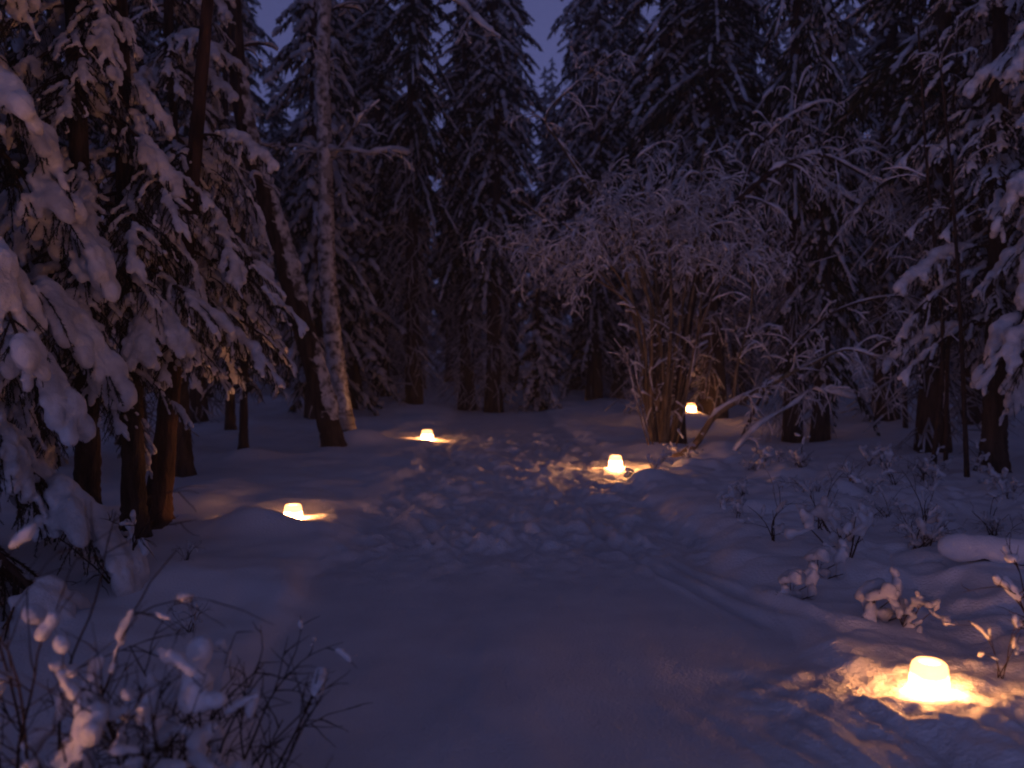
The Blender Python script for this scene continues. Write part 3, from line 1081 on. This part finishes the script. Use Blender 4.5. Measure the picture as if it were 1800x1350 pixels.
def bare_tree(name, label, cat, stems, bark, seed, group=None, twig=None, thick=0.02, crust=None, cover=0.15):
    """stems: list of dicts with pts (world), r0, r1 and optional twig growth; each stem is a part"""
    rng = np.random.default_rng(seed)
    b = np.array(stems[0]['pts'][0], float)
    base = np.array([b[0], b[1], H(b[0], b[1]) - 0.04])
    root = ob(name, None, label=label, cat=cat, group=group, loc=base)
    for st in stems:
        P = np.array(st['pts'], float)
        if st.get('ground', True):
            P[0, 2] = H(P[0, 0], P[0, 1]) - 0.06
        P = P - base
        if st['r0'] < 0.1:
            P[1:] = P[1:] + rng.normal(0, 0.035, (len(P) - 1, 3))
        me, sm, Q, rad = trunk_mesh(P, st['r0'], st['r1'], bark, seed + int(1000 * st['r0']), st.get('n', 12), st.get('crust', crust), st.get('flare', 0.3), 0.05, st.get('cover', cover), st.get('patch', 0.9))
        stem = ob(st.get('name', 'stem'), me, root)
        if sm:
            ob('snow_crust', sm, stem)
        elif st.get('snow', True):
            mb = MB()
            snow_tube(mb, Q, rad * 0.9, rng, st.get('thick', thick), 7)
            ob('snow_load', mb.mesh('snow_load', [M_RIME]), stem)
        out = []
        L = np.linalg.norm(np.diff(Q, axis=0), axis=1).sum()
        for (f0, f1, num, ln, lev, dr, sp, dn) in st.get('grow', []):
            for _ in range(num):
                f = rng.uniform(f0, f1) * (len(Q) - 1)
                i = min(int(f), len(Q) - 2)
                p = Q[i] + (Q[i + 1] - Q[i]) * (f - i)
                d = Q[i + 1] - Q[i]
                d = d / np.linalg.norm(d)
                s = rng.normal(0, 1, 3)
                s -= s.dot(d) * d
                s /= np.linalg.norm(s)
                grow(rng, p, d * 0.55 + s * sp + np.array([0, 0, 0.15]), ln * rng.uniform(0.6, 1.25), max(0.28 * np.interp(f, np.arange(len(Q)), rad), 0.006), lev, out, dr, sp, dn)
        if out:
            big = [o for o in out if o[2] == max(x[2] for x in out)]
            small = [o for o in out if o[2] < max(x[2] for x in out)]
            for nm, grp, kind in (('branches', big, None), ('twigs', small, 'stuff')):
                if not grp:
                    continue
                tb, sb = MB(), MB()
                for (q, r, lev) in grp:
                    if nm == 'branches':
                        bb = MB()
                        bb.tube(q, r, 6)
                        ob('branch', bb.mesh('branch', [twig or M_TWIG]), stem)
                    else:
                        tb.tube(q, r, 3, 0, cap=False)
                    if rng.random() < st.get('snowed', 0.9):
                        snow_tube(sb, q, r, rng, thick * (1.0 if nm == 'branches' else 0.72) * st.get('tw', 1.0), 5 if nm == 'branches' else 4)
                if tb.n:
                    ob(nm, tb.mesh(nm, [twig or M_TWIG]), stem, kind=kind)
                if sb.n:
                    ob('twig_snow', sb.mesh('twig_snow', [M_RIME]), stem, kind='stuff')
    return root


# leaning dark trunk and the snow-plastered birch beside it
bare_tree('leaning_tree', 'dark tree trunk leaning left across the birch, snow along its upper side', 'tree',
          [dict(name='trunk', pts=[W(588, 815, 13.0), W(556, 660, 13.0), W(512, 500, 13.0), W(470, 350, 12.9), W(440, 265, 12.8), W(418, 130, 12.8), W(405, -60, 12.8), W(396, -300, 12.8)], flare=0.16, r0=0.165, r1=0.11, n=20,
                crust=(0.85, -0.2, 0.4), cover=0.34, patch=0.45, grow=[(0.45, 1.0, 10, 1.1, 2, 1.0, 0.9, 4)])], M_BARK, 301, thick=0.022)
bare_tree('birch_tree', 'upright birch trunk plastered white with snow behind the leaning trunk', 'birch tree',
          [dict(name='trunk', pts=[W(612, 780, 14.4), W(592, 640, 14.5), W(577, 480, 14.5), W(572, 300, 14.5), W(568, 120, 14.5), W(572, -60, 14.5), W(575, -400, 14.5)], r0=0.15, r1=0.10, n=16,
                crust=(-0.2, -0.95, 0.15), cover=0.36, patch=0.4, grow=[(0.5, 1.0, 12, 1.3, 2, 0.7, 0.9, 4)]),
           dict(name='branch', ground=False, flare=0.1, pts=[W(572, 268, 14.5), W(610, 262, 14.3), W(655, 268, 14.2), W(688, 266, 14.1), W(715, 272, 14.1)], r0=0.035, r1=0.015, thick=0.05, grow=[(0.2, 1.0, 4, 0.4, 1, 0.9, 0.8, 4)]),
           dict(name='branch', ground=False, flare=0.1, pts=[W(575, 290, 14.5), W(610, 235, 14.4), W(640, 205, 14.3), W(665, 178, 14.3)], r0=0.03, r1=0.012, thick=0.035, grow=[(0.3, 1.0, 4, 0.5, 1, 0.9, 0.8, 4)]),
           dict(name='branch', ground=False, flare=0.1, pts=[W(572, -70, 14.5), W(650, -45, 14.0), W(735, -22, 13.6), W(800, 6, 13.3), W(845, 42, 13.1), W(882, 68, 13.0)], r0=0.04, r1=0.02, thick=0.05, grow=[(0.2, 0.8, 6, 0.5, 2, 1.2, 0.8, 5)]),
           dict(name='branch', ground=False, flare=0.1, pts=[W(570, 255, 14.5), W(545, 270, 14.4), W(520, 300, 14.4)], r0=0.03, r1=0.012, thick=0.035, grow=[(0.3, 1.0, 3, 0.4, 1, 0.9, 0.8, 4)])],
          M_BIRCH, 302, thick=0.024)

# willow clump with the frosted crown, centre right
d0 = 13.2
wil = []
for (x0, xm, x1, y1, dd, r0) in ((1150, 1143, 1100, 350, 0.0, 0.035), (1158, 1152, 1030, 320, 0.25, 0.03), (1166, 1172, 1165, 370, -0.2, 0.036), (1172, 1195, 1235, 390, 0.1, 0.03),
                                 (1160, 1160, 990, 262, 0.5, 0.028), (1176, 1212, 1270, 310, 0.3, 0.028), (1154, 1165, 1120, 280, 0.6, 0.034), (1148, 1128, 1000, 390, -0.3, 0.024), (1180, 1226, 1240, 250, 0.4, 0.026), (1150, 1120, 880, 430, 0.1, 0.022), (1178, 1235, 1345, 420, 0.0, 0.022), (1146, 1110, 920, 350, 0.3, 0.024)):
    wil.append(dict(name='stem', flare=0.4, pts=[W(x0, 815, d0 + dd * 0.2), W((x0 + xm) / 2, 690, d0 + dd * 0.4), W(xm, 560, d0 + dd * 0.7), W((xm + x1) / 2, (560 + y1) / 2 - 25, d0 + dd), W(x1, y1, d0 + dd * 1.3)],
                    r0=r0 * 1.15, r1=0.012, n=8, thick=0.012, grow=[(0.66, 1.0, 13, 0.75, 2, 1.5, 1.05, 8.5), (0.3, 0.7, 4, 0.35, 1, 0.3, 0.8, 6)], snowed=0.78))
wil.append(dict(name='stem', flare=0.3, pts=[W(1150, 815, d0), W(1135, 640, d0), W(1080, 420, d0 + 0.3), W(985, 275, d0 + 0.5), W(958, 205, d0 + 0.6), W(1020, 135, d0 + 0.6), W(1085, 85, d0 + 0.5)], r0=0.036, r1=0.01, n=8, thick=0.02, grow=[(0.55, 1.0, 12, 0.6, 2, 1.3, 1.0, 6)]))
for (x0, x1, y1, r0) in ((1142, 1100, 610, 0.014), (1150, 1118, 640, 0.012), (1186, 1225, 610, 0.014), (1160, 1140, 640, 0.012)):
    wil.append(dict(name='stem', flare=0.2, pts=[W(x0, 810, d0 - 0.3), W((x0 + x1) / 2, 730, d0 - 0.35), W(x1, y1, d0 - 0.4)], r0=r0, r1=0.005, n=6, thick=0.014, grow=[(0.4, 1.0, 4, 0.25, 0, 0.4, 0.7, 3)]))
for k, (x0, x1, y1) in enumerate(((1146, 1105, 560), (1154, 1135, 500), (1160, 1150, 470), (1164, 1180, 520), (1168, 1205, 480), (1174, 1230, 540), (1180, 1255, 500), (1170, 1275, 580), (1150, 1090, 620))):
    wil.append(dict(name='stem', flare=0.2, pts=[W(x0, 812, d0 + 0.1 * (k % 3)), W((x0 * 2 + x1) / 3, 700, d0 + 0.15), W(x1, y1, d0 + 0.2 * (k % 3))], r0=0.016, r1=0.005, n=6, thick=0.006, snowed=0.12,
                    grow=[(0.3, 1.0, 9, 0.5, 2, 0.5, 0.8, 7)]))
bare_tree('willow_tree', 'many-stemmed willow clump with a broad frosted crown beside the lantern', 'willow tree', wil, M_WILLOW, 303, thick=0.0165, twig=M_TWIG)

# arching tree bowed down under snow to the right of it
d1 = 13.6
bare_tree('bowed_tree', 'thin tree bowed over in an arch under snow, right of the willow clump', 'tree',
          [dict(name='trunk', pts=[W(1196, 815, d1), W(1200, 690, d1), W(1210, 560, d1), W(1240, 440, d1), W(1300, 350, d1), W(1365, 290, d1 - 0.1), W(1440, 272, d1 - 0.2), W(1520, 305, d1 - 0.3), W(1595, 352, d1 - 0.4)], r0=0.085, r1=0.016, n=10,
                thick=0.034, grow=[(0.42, 0.98, 26, 0.8, 2, 1.4, 0.95, 7)]),
           dict(name='branch', ground=False, flare=0.1, pts=[W(1380, 285, d1), W(1450, 320, d1), W(1530, 370, d1 - 0.3), W(1620, 425, d1 - 0.5), W(1715, 470, d1 - 0.7)], r0=0.03, r1=0.01, n=8, thick=0.034, grow=[(0.2, 1.0, 12, 0.6, 2, 1.3, 0.9, 4)]),
           dict(name='branch', ground=False, flare=0.1, pts=[W(1300, 352, d1), W(1330, 270, d1), W(1380, 215, d1), W(1430, 190, d1)], r0=0.028, r1=0.01, n=8, thick=0.03, grow=[(0.3, 1.0, 10, 0.8, 2, 1.2, 0.9, 4.5)])],
          M_TWIG, 304, thick=0.017)
d2 = 12.6
bare_tree('bowed_tree', 'long slender stem arching low over the snow toward the right edge', 'tree',
          [dict(name='trunk', flare=0.2, pts=[W(1300, 800, d2), W(1330, 700, d2), W(1390, 610, d2), W(1460, 560, d2 - 0.1), W(1530, 528, d2 - 0.2), W(1600, 522, d2 - 0.3), W(1650, 540, d2 - 0.3), W(1700, 520, d2 - 0.4), W(1745, 512, d2 - 0.4), W(1790, 470, d2 - 0.5)], r0=0.026, r1=0.010, n=8,
                thick=0.013, grow=[(0.3, 1.0, 22, 0.55, 2, 1.1, 0.9, 6)])], M_TWIG, 305, thick=0.015)
bare_tree('leaning_tree', 'snow-covered stem leaning low out of the willow foot toward the clearing', 'tree',
          [dict(name='trunk', flare=0.2, pts=[W(1178, 845, 12.2), W(1225, 780, 12.2), W(1275, 720, 12.2), W(1340, 680, 12.2), W(1385, 655, 12.1), W(1430, 640, 12.2), W(1480, 622, 12.2), W(1530, 620, 12.1), W(1590, 645, 12.0)], r0=0.055, r1=0.007, n=10, thick=0.019,
                grow=[(0.25, 1.0, 28, 0.6, 2, 1.1, 0.95, 6.5)]),
           dict(name='branch', ground=False, flare=0.1, pts=[W(1285, 800, 11.9), W(1340, 745, 11.9), W(1395, 700, 11.9), W(1440, 690, 11.8), W(1500, 700, 11.8)], r0=0.02, r1=0.008, n=6, thick=0.03, grow=[(0.1, 1.0, 12, 0.45, 1, 1.0, 0.9, 5)]),
           dict(name='branch', ground=False, flare=0.1, pts=[W(1290, 705, 12.5), W(1296, 640, 12.6), W(1312, 560, 12.7), W(1322, 470, 12.8)], r0=0.032, r1=0.012, n=8, thick=0.016, grow=[(0.4, 1.0, 10, 0.6, 2, 1.0, 0.9, 4)])],
          M_WILLOW, 306, thick=0.016)
# thin poles at right
for (px, py, d, lean, r, lab) in ((1640, 838, 11.0, -14, 0.035, 'thin bare pole tree nearest the small clearing'), (1662, 820, 11.4, 6, 0.028, 'thin bare pole tree paired with the one by the clearing'),
                                 (1592, 760, 16.0, 4, 0.045, 'bare young tree at the near edge of the blue clearing'), (1700, 850, 10.4, -20, 0.03, 'thin dark pole tree before the thick right-hand trunk')):
    bare_tree('pole_tree', lab, 'tree', [dict(name='trunk', flare=0.2, pts=[W(px, py, d), W(px + lean * 0.4, py - 250, d), W(px + lean, py - 520, d), W(px + lean * 2.4, py - 800, d)], r0=r, r1=0.012, n=8,
                                             grow=[(0.35, 1.0, 8, 0.7, 2, 0.8, 0.9, 3.5)], snowed=0.6)], M_TWIG, 310 + px, thick=0.012)


# ---------------------------------------------------------------- snowy plants on the banks, log, twig bush
def sprig_meshes(seed, hgt, n_stem, spread, snow_r, heavy):
    rng = np.random.default_rng(seed)
    tb, sb = MB(), MB()
    for i in range(n_stem):
        v = np.array([rng.normal(0, spread), rng.normal(0, spread), 1.0])
        out = []
        grow(rng, (rng.normal(0, 0.02), rng.normal(0, 0.02), -0.03), v, hgt * rng.uniform(0.6, 1.1), 0.0058, 2, out, 0.35, 0.7, 2.2 / hgt, 0.05, 0.10)
        for q, r, lev in out:
            tb.tube(q, r, 4 if lev else 3, 0, cap=False)
            if rng.random() < heavy * (0.55 if lev == 2 else 0.5):
                a = rng.integers(max(1, len(q) // 3), len(q))
                snow_along(sb, q[max(0, a - 2):a + 1], rng, snow_r * rng.uniform(0.6, 1.25), 0.15, tip=True)
    me = tb.mesh('stems', [M_TWIG])
    sm = islands(blend(sb, 'snow_load', max(0.009, snow_r * 0.28), M_RIME, 3, 0.004, seed)) if sb.n else []
    return me, sm


SPRIGS = [sprig_meshes(401, 0.42, 6, 0.35, 0.020, 0.9), sprig_meshes(402, 0.30, 7, 0.5, 0.025, 0.9), sprig_meshes(403, 0.55, 4, 0.25, 0.018, 0.7), sprig_meshes(404, 0.25, 5, 0.45, 0.032, 0.9),
          sprig_meshes(405, 0.5, 8, 0.3, 0.016, 0.45)]


def sprig(px, d, var, s, label, group, rot=None, cat='snowy plant', name='snowy_plant'):
    x, y = gxy(px, d)
    r = ob(name, None, label=label, cat=cat, group=group, loc=(x, y, H(x, y)), rotz=(px * 1.7) % 6.28 if rot is None else rot, scale=s)
    ob('stems', SPRIGS[var][0], r)
    for m in SPRIGS[var][1]:
        ob('snow_clump', m, r)
    return r


RB = 'snowy plants on the right-hand bank'
sprig(1365, 6.6, 2, 0.85, 'upright snow-tipped plant standing alone on the bank above the path grooves', RB)
sprig(1445, 7.0, 2, 1.0, 'tall bent stalk with snow blobs left of the round snow clumps', RB)
sprig(1495, 6.0, 1, 1.25, 'clump of round snow balls on twigs above the near lantern', RB)
sprig(1440, 5.7, 3, 0.9, 'single snow ball on a short twig below the round clumps', RB)
sprig(1392, 5.3, 3, 0.8, 'lowest small snow-capped twig beside the path, left of the near lantern', RB)
sprig(1632, 7.6, 2, 0.9, 'thin arched stalk with a hanging snow drop near the log end', RB)
sprig(1410, 10.6, 0, 1.0, 'pale snowy plant at the top of the bank under the twin trunks', RB)
sprig(1540, 4.85, 3, 1.0, 'snow-capped low plant just behind the near lantern', RB)
sprig(1600, 4.7, 1, 0.7, 'small snow-covered tuft directly above the near lantern', RB)
sprig(1770, 3.9, 2, 0.62, 'thin snowy stalk at the right of the near lantern', RB)
rr = random.Random(5)
for i in range(40):
    px = rr.uniform(1230, 1900)
    d = rr.uniform(6.2, 11.0)
    x, y = gxy(px, d)
    if x - float(path_centre(np.array(y))) < 1.55:
        continue
    sprig(px, d, rr.choice([0, 1, 3, 4, 4, 1]), rr.uniform(0.45, 1.0), 'low snow-dusted plant poking out of the bumpy bank', 'small plants scattered over the bumpy bank')
LB = 'plants in the snow on the left side'
sprig(196, 5.5, 4, 1.3, 'sparse dark twigs bent over in front of the paired trunks', LB)
sprig(322, 5.9, 4, 0.35, 'tiny dark sprig alone on the smooth snow by the left lantern', LB)
sprig(325, 4.7, 4, 0.45, 'tiny dark sprig poking up above the twig bush', LB)
sprig(1110, 10.65, 3, 0.5, 'dark leafy sprig silhouetted before the lantern by the willow', 'plants by the willow lantern')
sprig(1150, 10.4, 1, 0.8, 'snowy tuft at the willow foot, right of the lantern', 'plants by the willow lantern')
sprig(1210, 11.4, 0, 0.9, 'snowy tuft under the low leaning stem', 'plants by the willow lantern')

# snow-covered log at the right edge
def snow_log():
    rng = np.random.default_rng(9)
    p0, p1 = W(1690, 990, 5.65), W(2050, 1010, 5.5)
    base = np.array([p0[0], p0[1], H(p0[0], p0[1])])
    r = ob('fallen_log', None, label='horizontal log with a thick roll of snow at the right edge', cat='log', loc=base)
    z0, z1 = H(p0[0], p0[1]) + 0.12, H(p1[0], p1[1]) + 0.14
    P = np.array([[p0[0], p0[1], z0], (p0 * 0.5 + p1 * 0.5) * [1, 1, 0] + [0, 0, (z0 + z1) / 2], [p1[0], p1[1], z1]]) - base
    me, _, Q, rad = trunk_mesh(P, 0.065, 0.07, M_BARK, 9, 12, None, 0.0)
    ob('log', me, r)
    sb = MB()
    for q in Q:
        lump(sb, q + [0, -0.025, 0.03] + rng.normal(0, 0.008, 3), (1, 0, 0), 0.16, 0.085 * rng.uniform(0.9, 1.1), 0.09 * rng.uniform(0.85, 1.15), ICO2, 0, rng, 0.03)
    ob('snow_load', blend(sb, 'snow_load', 0.018, M_SNOW, 4, 0.008, 9), r)


snow_log()


def twig_bush(label, px, d, hgt, seed, n_stem, spread, snow_r, heavy, group='snow-laden twig bushes at the lower left', lean=(0, 0), pillows=()):
    rng = np.random.default_rng(seed)
    x, y = gxy(px, d)
    root = ob('twig_bush', None, label=label, cat='bush', group=group, loc=(x, y, H(x, y) - 0.03))
    sb = MB()
    for i in range(n_stem):
        v = np.array([rng.normal(0, spread) + lean[0], rng.normal(0, spread) + lean[1], 1.0])
        out = []
        grow(rng, (rng.normal(0, 0.06), rng.normal(0, 0.06), 0), v, hgt * rng.uniform(0.7, 1.12), 0.006, 2, out, 0.25, 0.75, 5.6 / max(hgt, .4), 0.06, 0.09)
        tb = MB()
        for q, r, lev in out:
            tb.tube(q, r, 5 if lev == 2 else 3, 0, cap=False)
            if rng.random() < heavy * (0.9 if lev == 2 else 0.38):
                m = len(q)
                a = rng.integers(1, max(2, m - 2))
                snow_along(sb, q[a:min(m, a + rng.integers(2, 5))], rng, snow_r * rng.uniform(0.5, 1.3), 0.1, tip=rng.random() < 0.5)
        ob('stem', tb.mesh('stem', [M_TWIG]), root)
    for (cx, cy, cz, w, hh) in pillows:
        p = W(cx, cy, d) - np.array([x, y, H(x, y) - 0.03])
        for k in range(7):
            q = p + rng.normal(0, 1, 3) * [w * 0.35, w * 0.35, hh * 0.42]
            lump(sb, q, (0.1, 0, 1), hh * 0.42, w * 0.62, w * 0.6, ICO2, 0, rng, 0.05)
    if sb.n:
        for m in islands(blend(sb, 'snow_load', 0.009, M_SNOW, 3, 0.014, seed)):
            ob('snow_clump', m, root)
    return root


twig_bush('tall reddish twig stems with a column of snow clumps at the left edge', 50, 2.75, 0.9, 501, 6, 0.10, 0.021, 0.45)
twig_bush('broad bush with big round snow pillows at the bottom left', 270, 2.75, 0.54, 502, 20, 0.34, 0.021, 0.5, pillows=((338, 1210, 0, 0.06, 0.13), (255, 1310, 0, 0.06, 0.05), (355, 1295, 0, 0.045, 0.045), (165, 1235, 0, 0.04, 0.05)))
twig_bush('low bush of fine twigs with snow lumps at the bottom left corner', 130, 2.5, 0.40, 503, 14, 0.4, 0.023, 0.5)
twig_bush('sparse fan of bare twigs leaning over the path edge from the bush', 400, 2.9, 0.52, 504, 10, 0.4, 0.014, 0.2, lean=(0.35, 0.1))
twig_bush('snow-loaded twig drooping in at the right edge beside the near lantern', 1850, 4.0, 0.55, 505, 4, 0.25, 0.024, 0.8, group=None, lean=(-0.35, 0))

# ---------------------------------------------------------------- the cold damp air between the trees
def haze_box():
    x0, x1, y0, y1, z0, z1 = -175.0, 175.0, -14.0, 118.0, -1.6, 27.0
    V = [(x, y, z) for x in (x0, x1) for y in (y0, y1) for z in (z0, z1)]
    F = [(0, 1, 3, 2), (4, 6, 7, 5), (0, 4, 5, 1), (2, 3, 7, 6), (0, 2, 6, 4), (1, 5, 7, 3)]
    me = bpy.data.meshes.new('haze')
    me.from_pydata(V, [], F)
    m = bpy.data.materials.new('haze')
    m.use_nodes = True
    N, L = m.node_tree.nodes, m.node_tree.links
    N.clear()
    out = N.new('ShaderNodeOutputMaterial')
    pv = N.new('ShaderNodeVolumePrincipled')
    pv.inputs['Color'].default_value = (0.85, 0.87, 0.92, 1)
    pv.inputs['Density'].default_value = 0.0045
    pv.inputs['Anisotropy'].default_value = 0.35
    L.new(pv.outputs[0], out.inputs['Volume'])
    me.materials.append(m)
    ob('haze', me, kind='stuff')


haze_box()
print('objects', len(bpy.data.objects), 'top', max((o.location.z + (o.dimensions.z if o.type == 'MESH' else 0)) for o in bpy.data.objects if o.name != 'haze'))
